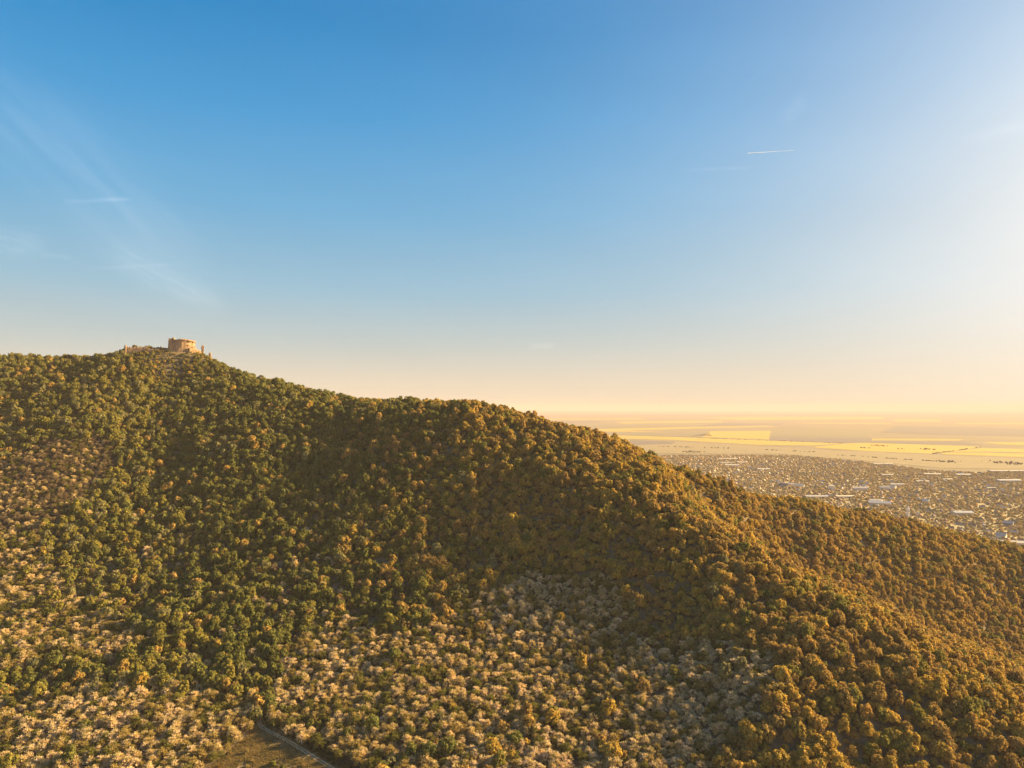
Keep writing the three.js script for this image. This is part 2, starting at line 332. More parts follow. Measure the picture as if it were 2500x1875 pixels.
// An open crown of upright feathery sprays, most of them pale, the others still green. About 6 m wide and 6 m high.
function locustCrown(seed, paleShare) {
  const R = rng(seed), s = new Sheets(), W = 2.7 + R() * 0.7, H = 3.0 + R() * 0.9, n = 10 + (R() * 5 | 0);
  for (let k = 0; k < n; k++) {
    const y = 1 - (k + 0.5) / n * 1.5, t = k * 2.39996 + R(), h = Math.sqrt(Math.max(0, 1 - y * y)), e = 0.5 + R() * 0.3;
    const c = new THREE.Vector3(Math.cos(t) * h * W * e, 2.9 + y * H * e, Math.sin(t) * h * W * e), r = 0.8 + R() * 0.5;
    const g0 = 0.38 + R() * 0.14;
    s.add(lobe(R, c, r * 0.45), [g0, g0 * 0.98, g0 * 0.72]);
    const palish = R() < paleShare;
    for (let f = 0; f < 22; f++) {
      const d = unit(R); d.y = d.y * 0.7 + 0.55; d.addScaledVector(c.clone().sub(new THREE.Vector3(0, 2.2, 0)).normalize(), 0.75).normalize();
      const pale = R() < (palish ? 0.72 : 0.3), len = 0.9 + R() * 1.1, root = c.clone().addScaledVector(d, r * 0.45), side = new THREE.Vector3().crossVectors(d, unit(R)).normalize();
      const v = pale ? 0.8 + R() * 0.4 : 0.5 + R() * 0.22, col = pale ? [v, v * (0.95 + R() * 0.08), v * (0.85 + R() * 0.3)] : [v, v * 1.02, v * 0.62];
      for (let q = 0; q < 7; q++) {
        const u = 0.25 + q / 7 * 0.85, o = root.clone().addScaledVector(d, len * u).addScaledVector(side, (R() - 0.5) * 0.34).addScaledVector(unit(R), 0.1); o.y -= u * u * 0.18;
        const a = d.clone().addScaledVector(unit(R), 0.7).normalize(), b = new THREE.Vector3().crossVectors(a, unit(R)).normalize(), L = 0.14 + R() * 0.12;
        s.quad(o, a.multiplyScalar(L), b.multiplyScalar(L * 0.5), col, unit(R).multiplyScalar(0.03));
      }
    }
  }
  return s.build();
}
function trunkShape(seed, h) {          // tapered stem that forks into limbs
  const R = rng(seed), parts = [], stem = (a, b, r0, r1) => { const d = b.clone().sub(a), g = new THREE.CylinderGeometry(r1, r0, d.length(), 6, 1, true); g.translate(0, d.length() / 2, 0).applyQuaternion(new THREE.Quaternion().setFromUnitVectors(new THREE.Vector3(0, 1, 0), d.normalize())).translate(a.x, a.y, a.z); parts.push(g); };
  const top = new THREE.Vector3((R() - 0.5) * 0.5, h * 0.55, (R() - 0.5) * 0.5);
  stem(new THREE.Vector3(0, -0.6, 0), top, 0.26, 0.17);
  for (let k = 0; k < 4; k++) { const t = k * 1.57 + R(), e = new THREE.Vector3(Math.cos(t) * (1 + R()), h * (0.85 + R() * 0.25), Math.sin(t) * (1 + R())); stem(top, e, 0.12, 0.04); }
  return mergeGeometries(parts);
}
const oakShapes = [1, 2, 3, 4, 5, 6, 7].map((k) => oakCrown(100 + k)), locustShapes = [0.85, 0.85, 0.6, 0.6, 0.3, 0.3].map((p, k) => locustCrown(200 + k, p));
const oakTrunk = trunkShape(5, 5), locustTrunk = trunkShape(6, 4.4);
const leafMaterial = (r, g, b) => new THREE.MeshPhysicalMaterial({ color: rgb(r, g, b), vertexColors: true, roughness: 1, specularIntensity: 0.2, transmission: 0.38, thickness: 0, side: THREE.DoubleSide });
const bark = new THREE.MeshStandardMaterial({ color: rgb(0.09, 0.065, 0.045), roughness: 1 });

// ------------------------------------------------------------------ which tree grows where
function inside(poly, u, v) {
  let c = false;
  for (let i = 0, j = poly.length - 1; i < poly.length; j = i++) { const [xi, yi] = poly[i], [xj, yj] = poly[j]; if ((yi > v) !== (yj > v) && u < (xj - xi) * (v - yi) / (yj - yi) + xi) c = !c; }
  return c;
}
const ground = (pts) => pts.map(([u, v]) => { const p = onHill(u, v); return [p.x, p.z]; });            // outlines seen on bare ground
const canopy = (pts) => pts.map(([u, v]) => { const p = onHill(u, v, 6); return [p.x, p.z]; });         // outlines seen on tree tops
const CLEARING = ground([[455, 1945], [500, 1885], [556, 1838], [600, 1800], [622, 1772], [629, 1745], [652, 1748], [668, 1778], [735, 1816], [800, 1843], [880, 1885], [960, 1945]]);
const stands = {
  pale: [canopy([[1170, 1430], [1300, 1390], [1490, 1400], [1560, 1500], [1640, 1565], [1760, 1545], [1900, 1590], [1930, 1660], [1840, 1730], [1800, 1800], [1720, 1910], [560, 1910], [650, 1720], [700, 1570], [850, 1505], [980, 1535], [1080, 1505]]),
    canopy([[-200, 1690], [250, 1668], [480, 1655], [600, 1705], [618, 1760], [480, 1910], [-200, 1910]]),
    canopy([[-200, 1290], [90, 1310], [160, 1420], [210, 1480], [320, 1500], [350, 1570], [200, 1600], [-200, 1650]])],
  bright: [canopy([[1180, 1430], [1300, 1390], [1480, 1410], [1530, 1540], [1300, 1580], [1190, 1540]]), canopy([[1580, 1590], [1760, 1560], [1880, 1600], [1840, 1730], [1700, 1830], [1560, 1800], [1520, 1680]]), canopy([[1100, 1740], [1700, 1760], [1680, 1900], [1100, 1900]]), canopy([[650, 1620], [860, 1560], [900, 1640], [760, 1720], [660, 1740]]), canopy([[0, 1700], [560, 1720], [590, 1780], [450, 1890], [0, 1890]])],
  scrub: [canopy([[100, 1075], [270, 1062], [285, 1130], [160, 1250], [70, 1300], [-200, 1290], [-200, 1200]])],
};
const within = (list, x, z) => list.some((p) => inside(p, x, z));
const GROUND_TREES = [];
const inWard = (x, z) => z < CASTLE.z + 3 && z > CASTLE.z - 45 && x > CASTLE.x - 80 && x < CASTLE.x + 10;   // the open yard behind the walls
const oakTones = { olive: [0.315, 0.26, 0.048], green: [0.21, 0.20, 0.042], grey: [0.31, 0.265, 0.10], brown: [0.51, 0.325, 0.08], gold: [0.57, 0.38, 0.068], rust: [0.48, 0.31, 0.09], umber: [0.42, 0.265, 0.075] };
const locustTones = { buff: [0.92, 0.72, 0.46], straw: [0.86, 0.65, 0.36], amber: [0.56, 0.41, 0.15], leafy: [0.28, 0.25, 0.06], dusky: [0.37, 0.26, 0.16] };
{
  const R = rng(77), cell = 3.9;
  for (let gz = -1290; gz < -300; gz += cell) for (let gx = -920; gx < 980; gx += cell) {
    const x = gx + R() * cell * 0.9, z = gz + R() * cell * 0.9, pick = R(), tone = R(), size = R(), turn = R();
    const y = groundAt(x, z);
    if (y < 12) continue;
    const [u, v, depth] = pixelOf(x, y + 6, z);
    if (u < -260 || u > 2860 || v > 2120) continue;
    if (depth > 1140 + 60 * noise2(x / 60, z / 60, 4)) continue;
    if (inside(CLEARING, x, z)) continue;
    const pale = within(stands.pale, x + 5 * noise2(x / 12, z / 12, 61), z + 5 * noise2(x / 12, z / 12, 62)), scrub = !pale && within(stands.scrub, x + 6 * noise2(x / 14, z / 14, 63), z + 6 * noise2(x / 14, z / 14, 64));
    const stray = !pale && !scrub && pick < smooth(1150, 1500, v) * smooth(1100, 700, u) * 0.10;
    const castle = Math.hypot(x - CASTLE.x, z - CASTLE.z);
    const mixed = pale && pick > 0.92 && noise2(x / 25, z / 25, 65) > 0.1;
    const locust = (pale && !mixed) || scrub || stray;
    let kind = locust ? 'locust_tree' : 'oak_tree', scale, toneName;
    if (locust) {
      const bright = within(stands.bright, x + 8 * noise2(x / 10, z / 10, 66), z + 8 * noise2(x / 10, z / 10, 67)), patch = fbm(x / 30, z / 30, 68, 3);
      if (pick * 31 % 1 > (scrub ? 0.98 : 0.97)) continue;
      toneName = scrub ? (tone < 0.55 ? 'dusky' : tone < 0.8 ? 'straw' : 'leafy') : stray ? (tone < 0.3 ? 'buff' : tone < 0.6 ? 'dusky' : 'straw') : bright ? (tone + patch * 0.5 < 0.42 ? 'buff' : tone < 0.66 ? 'straw' : tone < 0.84 ? 'amber' : 'leafy') : (tone < 0.12 ? 'buff' : tone + patch * 0.5 < 0.42 ? 'straw' : tone < 0.72 ? 'amber' : 'leafy');
      scale = (scrub ? 0.5 : 0.62) + size * 0.34;
    } else {
      if (pick * 17 % 1 > 0.88 && Math.hypot(x - CASTLE.x, z - CASTLE.z) > 70) continue;
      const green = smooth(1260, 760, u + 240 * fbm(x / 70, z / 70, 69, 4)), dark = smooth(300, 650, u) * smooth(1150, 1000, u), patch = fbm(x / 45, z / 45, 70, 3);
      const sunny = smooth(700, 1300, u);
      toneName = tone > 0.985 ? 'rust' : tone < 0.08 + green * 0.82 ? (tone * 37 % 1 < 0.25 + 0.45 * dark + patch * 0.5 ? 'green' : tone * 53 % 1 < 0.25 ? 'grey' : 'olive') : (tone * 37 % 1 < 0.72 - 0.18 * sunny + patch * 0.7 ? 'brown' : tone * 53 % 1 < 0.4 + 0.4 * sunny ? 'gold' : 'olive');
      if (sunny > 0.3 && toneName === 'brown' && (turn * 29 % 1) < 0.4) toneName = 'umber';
      
      scale = (0.42 + Math.pow(size, 2) * 0.7) * (1 + 0.22 * noise2(x / 22, z / 22, 74));
    }
    if (castle < 95) scale *= mix(0.42, 1, smooth(34, 95, castle));
    if (castle < 14 || inWard(x, z)) continue;
    const edge = Math.hypot(x + 150, z + 430);
    GROUND_TREES.push({ kind, x, y, z, scale, turn: turn * 6.283, u, v, depth, toneName, pick, tall: 0.85 + size * 0.3, shade: 0.9 + (turn * 7 % 1) * 0.2, near: scale / depth, edge });
  }
}

{ // scrubby young oaks crowd the summit under the walls
  const R = rng(78);
  for (let k = 0; k < 1500; k++) {
    const a = R() * 6.283, d = 14 + Math.sqrt(R()) * 76, x = CASTLE.x + Math.cos(a) * d * 1.15, z = CASTLE.z + Math.sin(a) * d, size = R(), turn = R(), tone = R();
    if ((d < 20 && z < CASTLE.z + 6) || inWard(x, z)) continue;
    const y = groundAt(x, z), [u, v, depth] = pixelOf(x, y + 2, z);
    GROUND_TREES.push({ kind: 'oak_tree', x, y, z, scale: 0.2 + size * 0.22, turn: turn * 6.283, u, v, depth, toneName: tone < 0.3 ? 'olive' : tone < 0.55 ? 'brown' : tone < 0.75 ? 'gold' : tone < 0.9 ? 'green' : 'umber', pick: 0, tall: 0.8 + size * 0.3, shade: 0.9 + (turn * 7 % 1) * 0.2, near: 0, edge: 0 });
  }
}

// ------------------------------------------------------------------ planting: the 300 of each kind that show largest are things, the rest are woodland
const SAY = {
  olive: 'olive green', green: 'dark green', grey: 'grey green', brown: 'brown', gold: 'golden brown', rust: 'rust coloured', umber: 'deep brown',
  buff: 'pale buff', straw: 'straw yellow', amber: 'amber', leafy: 'leafy green', dusky: 'dusky brown' };
function placeOf(t) {
  const { u, v } = t;
  if (Math.hypot(u - 640, v - 1735) < 70) return 'at the bend of the dirt track';
  if (v > 1700 && u > 400 && u < 640 && Math.abs((u - 455) / 175 - (1885 - v) / 140) < 0.5) return 'on the left edge of the clearing';
  if (v > 1730 && u >= 640 && u < 980) return v > 1800 ? 'below the dirt track by the bottom edge' : 'on the right side of the dirt track';
  const names = ['in the far left corner', 'left of the clearing', 'up left of the clearing', 'behind the track bend', 'right behind the dirt track', 'at the central hill foot', 'inside the pale thicket', 'under the thicket tip', 'right of the pale thicket', 'below the sunlit spur', 'on the near spur flank', 'at the far right corner'];
  const edges = [130, 330, 560, 760, 960, 1160, 1380, 1580, 1780, 1990, 2240];
  let k = 0; while (k < edges.length && u > edges[k]) k++;
  const row = v > 1840 ? 'lowest row' : v > 1795 ? 'second row up' : v > 1745 ? 'third row up' : v > 1690 ? 'some rows up' : v > 1620 ? 'many rows up' : 'high upslope';
  return names[k] + ', ' + row;
}
{
  const byKind = { oak_tree: { tones: oakTones, shapes: oakShapes, trunk: oakTrunk, word: 'oak', lift: [1.1, 2.0], wood: 'oak_woodland', woodLabel: 'dense wood of round brown and green oak crowns covering the hillside' },
    locust_tree: { tones: locustTones, shapes: locustShapes, trunk: locustTrunk, word: 'locust', lift: [0.6, 1.2], wood: 'locust_woodland', woodLabel: 'thicket of pale feathery locust trees farther up the slope' } };
  for (const [kind, K] of Object.entries(byKind)) {
    const all = GROUND_TREES.filter((t) => t.kind === kind), inView = all.filter((t) => t.u > 5 && t.u < 2495 && t.v < 1868 && t.v > 900).sort((a, b) => b.near - a.near), singles = new Set(inView.slice(0, 300));
    const made = new Map();
    for (const t of singles) {
      const shapeNo = (t.turn * 1000 | 0) % K.shapes.length, shadeNo = Math.min(2, (t.shade - 0.9) / 0.2 * 3 | 0), key = t.toneName + shapeNo + '_' + shadeNo;
      let root = made.get(key);
      if (!root) {
        root = new THREE.Group();
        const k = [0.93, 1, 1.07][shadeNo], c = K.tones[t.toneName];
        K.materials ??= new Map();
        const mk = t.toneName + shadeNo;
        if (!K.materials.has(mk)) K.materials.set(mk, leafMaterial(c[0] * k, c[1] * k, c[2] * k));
        mesh('trunk', K.trunk, bark, root); mesh('crown', K.shapes[shapeNo], K.materials.get(mk), root).position.y = K.lift[0];
        made.set(key, root);
      } else root = root.clone();
      root.name = numbered(kind);
      root.position.set(t.x, t.y - 0.3, t.z); root.rotation.y = t.turn; root.scale.set(t.scale, t.scale * t.tall, t.scale);
      const sizeWord = t.scale > 0.86 ? 'large' : t.scale > 0.7 ? 'middling' : 'small', label = `${sizeWord} ${SAY[t.toneName]} ${K.word} ${placeOf(t)}`;
      tagLater(root, label, 'tree', kind === 'oak_tree' ? 'oaks nearest the viewer on the lower slope' : 'pale locusts nearest the viewer at the hill foot', t.u);
      scene.add(root);
    }
    const rest = all.filter((t) => !singles.has(t)), wood = tag(group(K.wood), K.woodLabel, 'woodland', null, 'stuff');
    const mat = leafMaterial(1, 1, 1), m4 = new THREE.Matrix4(), q = new THREE.Quaternion(), up = new THREE.Vector3(0, 1, 0), col = new THREE.Color();
    K.shapes.forEach((g, n) => {
      const some = rest.filter((t) => (t.turn * 1000 | 0) % K.shapes.length === n);
      if (!some.length) return;
      const im = shadows(new THREE.InstancedMesh(g, mat, some.length)); im.name = 'crown';
      some.forEach((t, i) => {
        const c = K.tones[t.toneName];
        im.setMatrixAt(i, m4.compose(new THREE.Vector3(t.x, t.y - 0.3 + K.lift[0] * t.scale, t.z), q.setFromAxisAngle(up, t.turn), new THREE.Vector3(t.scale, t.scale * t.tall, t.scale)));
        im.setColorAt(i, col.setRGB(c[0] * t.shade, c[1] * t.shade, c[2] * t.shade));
      });
      wood.add(im);
    });
    const stems = shadows(new THREE.InstancedMesh(K.trunk, bark, rest.length)); stems.name = 'trunk';
    rest.forEach((t, i) => stems.setMatrixAt(i, m4.compose(new THREE.Vector3(t.x, t.y - 0.3, t.z), q.setFromAxisAngle(up, t.turn), new THREE.Vector3(t.scale, t.scale * t.tall, t.scale))));
    wood.add(stems);
    console.log(kind, all.length, singles.size);
  }
}

// ------------------------------------------------------------------ the clearing, the dirt track, bushes and undergrowth
function drape(poly, step, lift, uvSize, keep = inside) {     // a sheet over the ground inside an outline
  let x0 = 1e9, x1 = -1e9, z0 = 1e9, z1 = -1e9;
  for (const [x, z] of poly) { x0 = Math.min(x0, x); x1 = Math.max(x1, x); z0 = Math.min(z0, z); z1 = Math.max(z1, z); }
  const nx = Math.ceil((x1 - x0) / step), nz = Math.ceil((z1 - z0) / step), p = [], uv = [], idx = [];
  for (let j = 0; j <= nz; j++) for (let i = 0; i <= nx; i++) { const x = x0 + i * step, z = z0 + j * step; p.push(x, groundAt(x, z) + lift, z); uv.push(x / uvSize, z / uvSize); }
  for (let j = 0; j < nz; j++) for (let i = 0; i < nx; i++) if (keep(poly, x0 + (i + 0.5) * step, z0 + (j + 0.5) * step)) { const a = j * (nx + 1) + i, c = a + nx + 1; idx.push(a, c, a + 1, a + 1, c, c + 1); }
  const g = new THREE.BufferGeometry();
  g.setAttribute('position', new THREE.Float32BufferAttribute(p, 3)); g.setAttribute('uv', new THREE.Float32BufferAttribute(uv, 2)); g.setIndex(idx); g.computeVertexNormals();
  return g;
}
const TRACK = new THREE.CatmullRomCurve3([[634, 1722], [639, 1738], [634, 1752], [633, 1764], [640, 1776], [664, 1789], [700, 1808], [737, 1830], [778, 1856], [815, 1878], [880, 1918], [960, 1965]].map(([u, v]) => { const p = onHill(u, v); return new THREE.Vector3(p.x, 0, p.z); }));
const trackPoints = TRACK.getSpacedPoints(160);
const fromTrack = (x, z) => Math.min(...trackPoints.map((p) => Math.hypot(x - p.x, z - p.z)));
{
  struct('grass_clearing', drape(CLEARING, 1, 0.03, 9), new THREE.MeshStandardMaterial({ map: noiseTexture(512, 51, 5, [0.25, 0.165, 0.07], [0.44, 0.295, 0.14], 1.1), roughness: 1 }));
  const rut = (off, w) => {
    const p = [], uv = [], idx = [], up = new THREE.Vector3(0, 1, 0);
    trackPoints.forEach((c, i) => {
      const t = TRACK.getTangentAt(i / 160), s = new THREE.Vector3().crossVectors(t, up).normalize(), wob = 0.1 * noise2(i * 0.35, off * 3, 71), ww = w * (1 + 0.5 * noise2(i * 0.5, off * 5, 72));
      for (const e of [-1, 0, 1]) { const q = c.clone().addScaledVector(s, off + wob + e * ww / 2); p.push(q.x, groundAt(q.x, q.z) + (e ? 0.1 : 0.06), q.z); uv.push(e * 0.2 + off, i * 0.25); }
      if (i) for (const k of [0, 1]) { const a = i * 3 + k, b = a - 3; idx.push(b, b + 1, a, a, b + 1, a + 1); }
    });
    const g = new THREE.BufferGeometry(); g.setAttribute('position', new THREE.Float32BufferAttribute(p, 3)); g.setAttribute('uv', new THREE.Float32BufferAttribute(uv, 2)); g.setIndex(idx); g.computeVertexNormals();
    return g;
  };
  struct('dirt_track', mergeGeometries([rut(-0.72, 0.78), rut(0.72, 0.78)]), new THREE.MeshStandardMaterial({ map: noiseTexture(256, 52, 4, [0.50, 0.31, 0.15], [0.70, 0.45, 0.23]), roughness: 1 }));

  const R = rng(91), tuft = new Sheets();
  for (let k = 0; k < 14; k++) { const t = R() * 6.28, d = new THREE.Vector3(Math.cos(t) * 0.5, 1, Math.sin(t) * 0.5).normalize(), b = new THREE.Vector3(-Math.sin(t), 0, Math.cos(t)), v = 0.7 + R() * 0.6, h = 0.12 + R() * 0.16; tuft.quad(new THREE.Vector3(Math.cos(t) * R() * 0.3, h * 0.8, Math.sin(t) * R() * 0.3), d.multiplyScalar(h), b.multiplyScalar(0.05), [v, v, v * 0.9]); }
  const spots = [], xs = CLEARING.map((p) => p[0]), zs = CLEARING.map((p) => p[1]), x0 = Math.min(...xs), x1 = Math.max(...xs), z0 = Math.min(...zs), z1 = Math.max(...zs);
  for (let k = 0; k < 60000 && spots.length < 16000; k++) {
    const x = mix(x0, x1, R()), z = mix(z0, z1, R()), f = fromTrack(x, z), g = fbm(x / 9, z / 9, 81, 4);
    if (!inside(CLEARING, x, z) || (f < 1.15 && f > 0.35) || R() > 0.62 + g) continue;
    spots.push([x, z, (f < 6 ? 0.8 : 1) * (0.7 + R() * 0.9), g]);
  }
  const grass = shadows(new THREE.InstancedMesh(tuft.build(), leafMaterial(1, 1, 1), spots.length)); grass.name = numbered('meadow_grass');
  const m4 = new THREE.Matrix4(), q = new THREE.Quaternion(), up = new THREE.Vector3(0, 1, 0), col = new THREE.Color();
  spots.forEach(([x, z, s, g], i) => { grass.setMatrixAt(i, m4.compose(new THREE.Vector3(x, groundAt(x, z), z), q.setFromAxisAngle(up, R() * 6.28), new THREE.Vector3(s, s, s))); const w = R(), e = clamp(0.5 + g * 1.6 + (w - 0.5) * 0.5); grass.setColorAt(i, col.setRGB(mix(0.22, 0.5, e), mix(0.17, 0.35, e), mix(0.05, 0.14, e))); });
  tag(grass, 'dry tawny grass tufts covering the clearing beside the track', 'grass', null, 'stuff'); scene.add(grass);

  // bushes standing alone in the clearing, each with its own look
  const bush = (u, v, s, shape, tone, label, tall = 1) => {
    const p = onHill(u, v), b = group('bush', p.x, p.y - 0.2, p.z), big = tone.map((c) => c);
    mesh('stem', locustTrunk, bark, b); mesh('foliage', shape, leafMaterial(...big), b).position.y = -0.4;
    b.scale.set(s, s * tall, s); b.rotation.y = u; tag(b, label, 'bush');
  };
  bush(603, 1840, 0.36, locustShapes[0], [0.58, 0.44, 0.19], 'slim pale yellow bush in the middle of the clearing', 1.5);
  bush(616, 1861, 0.34, locustShapes[1], [0.56, 0.40, 0.15], 'straw yellow bush just below the slim pale one in the clearing', 0.9);
  bush(603, 1876, 0.42, locustShapes[0], [0.60, 0.46, 0.2], 'broad cream bush cut by the bottom edge of the clearing');
  bush(560, 1842, 0.36, locustShapes[2], [0.45, 0.31, 0.12], 'round tan bush by the left edge of the clearing');
  bush(741, 1872, 0.32, locustShapes[1], [0.52, 0.37, 0.15], 'pale tuft of a bush beside the lower stretch of track');
  bush(721, 1876, 0.26, locustShapes[3], [0.55, 0.42, 0.2], 'smallest cream bush left of the lower track');
  bush(666, 1869, 0.42, oakShapes[2], [0.22, 0.21, 0.035], 'bright green bush low in the clearing');
  bush(690, 1878, 0.36, oakShapes[4], [0.17, 0.175, 0.035], 'darker green bush right of the bright green one');
  bush(534, 1874, 0.32, locustShapes[4], [0.4, 0.22, 0.06], 'orange brown bush at the lower left of the clearing');
  bush(600, 1812, 0.22, locustShapes[5], [0.34, 0.19, 0.065], 'low reddish bush near the top left of the clearing');
  bush(618, 1822, 0.2, locustShapes[3], [0.42, 0.29, 0.15], 'low pale bush right of the reddish one in the clearing');

  // dark scrub between the track and the trees
  const low = [];
  for (let k = 0; k < 9000 && low.length < 620; k++) {
    const x = mix(x0 - 4, x1 + 30, R()), z = mix(z0 - 6, z1, R()), f = fromTrack(x, z); if (f < 2.4 || f > 9) continue;
    const [u, v] = pixelOf(x, groundAt(x, z), z); if (u < 640 || v < 1745 || (v - 1745) * 0.5 > (u - 640) * 0.36 + 4) continue;
    low.push([x, z]);
  }
  const scrub = shadows(new THREE.InstancedMesh(locustCrown(260, 0.1), leafMaterial(1, 1, 1), low.length)); scrub.name = numbered('undergrowth');
  low.forEach(([x, z], i) => { const s = 0.1 + R() * 0.16, e = R(); scrub.setMatrixAt(i, m4.compose(new THREE.Vector3(x, groundAt(x, z) - 0.15, z), q.setFromAxisAngle(up, R() * 6.28), new THREE.Vector3(s, s, s))); scrub.setColorAt(i, col.setRGB(mix(0.12, 0.3, e), mix(0.125, 0.24, e), mix(0.035, 0.1, e))); });
  tag(scrub, 'low dark green undergrowth between the dirt track and the trees', 'undergrowth', null, 'stuff'); scene.add(scrub);
}

// ------------------------------------------------------------------ the ruined fortress on the summit
const stone = new THREE.MeshStandardMaterial({ map: noiseTexture(512, 61, 9, [0.24, 0.135, 0.075], [0.56, 0.345, 0.185], 1.1), roughness: 0.95 });
const csg = new Evaluator(); csg.attributes = ['position', 'normal', 'uv']; csg.useGroups = false;
// A rough wall over a plan curve: point(s) in plan, top(s), foot(s), thickness; stones push the faces in and out.
function ruinWall({ path, top, foot, thick, n, batter = 0, closed = false, rows = 14, seed = 1, rough = 0.22 }) {
  const p = [], uv = [], idx = [], at2 = (i, j, side) => ((i * (rows + 1)) + j) * 2 + side;
  for (let i = 0; i <= n; i++) {
    const s = i / n, c = path(s), e = 1e-3, a = path(Math.max(0, s - e)), b = path(Math.min(1, s + e)), dx = b[0] - a[0], dz = b[1] - a[1], L = Math.hypot(dx, dz), nx = -dz / L, nz = dx / L;
    const y0 = foot(s), y1 = top(s);
    for (let j = 0; j <= rows; j++) for (const side of [0, 1]) {
      const h = j / rows, y = mix(y0, y1, h), push = (side ? -1 : 1) * (thick / 2 * (j === rows ? 0.8 : 1)) + (side ? 0 : batter * (1 - h) * (1 - h)) + rough * (fbm(s * n * 0.7, y * 0.9, seed + side * 7, 3));
      p.push(c[0] + nx * push, y + (j === rows ? 0.6 * noise2(s * n * 0.7, side * 2, seed + 3) : 0), c[1] + nz * push); uv.push(s * L * 500 / 8 * 2, y / 8);
    }
  }
  const quad = (a, b, c, d) => idx.push(a, b, c, a, c, d);
  for (let i = 0; i < n; i++) {
    for (let j = 0; j < rows; j++) { quad(at2(i, j, 0), at2(i, j + 1, 0), at2(i + 1, j + 1, 0), at2(i + 1, j, 0)); quad(at2(i, j, 1), at2(i + 1, j, 1), at2(i + 1, j + 1, 1), at2(i, j + 1, 1)); }
    quad(at2(i, rows, 0), at2(i, rows, 1), at2(i + 1, rows, 1), at2(i + 1, rows, 0)); quad(at2(i, 0, 0), at2(i + 1, 0, 0), at2(i + 1, 0, 1), at2(i, 0, 1));
  }
  for (let j = 0; j < rows; j++) { quad(at2(0, j, 0), at2(0, j, 1), at2(0, j + 1, 1), at2(0, j + 1, 0)); quad(at2(n, j, 0), at2(n, j + 1, 0), at2(n, j + 1, 1), at2(n, j, 1)); }
  const g = new THREE.BufferGeometry(); g.setAttribute('position', new THREE.Float32BufferAttribute(p, 3)); g.setAttribute('uv', new THREE.Float32BufferAttribute(uv, 2)); g.setIndex(idx); g.computeVertexNormals();
  return g;
}
function pierced(geometry, holes) {      // cut openings, each [x, y, z, wide, high, deep, turn]
  let b = new Brush(geometry); b.updateMatrixWorld();
  for (const [x, y, z, w, h, d, turn] of holes) {
    const arch = new THREE.Shape().moveTo(-w / 2, -h / 2).lineTo(w / 2, -h / 2).lineTo(w / 2, h / 4).quadraticCurveTo(w / 2, h / 2, 0, h / 2).quadraticCurveTo(-w / 2, h / 2, -w / 2, h / 4).lineTo(-w / 2, -h / 2);
    const g = new THREE.ExtrudeGeometry(arch, { depth: d, bevelEnabled: false }); g.translate(0, 0, -d / 2).rotateY(turn).translate(x, y, z);
    const c = new Brush(g); c.updateMatrixWorld(); b = csg.evaluate(b, c, SUBTRACTION);
  }
  return b.geometry;
}
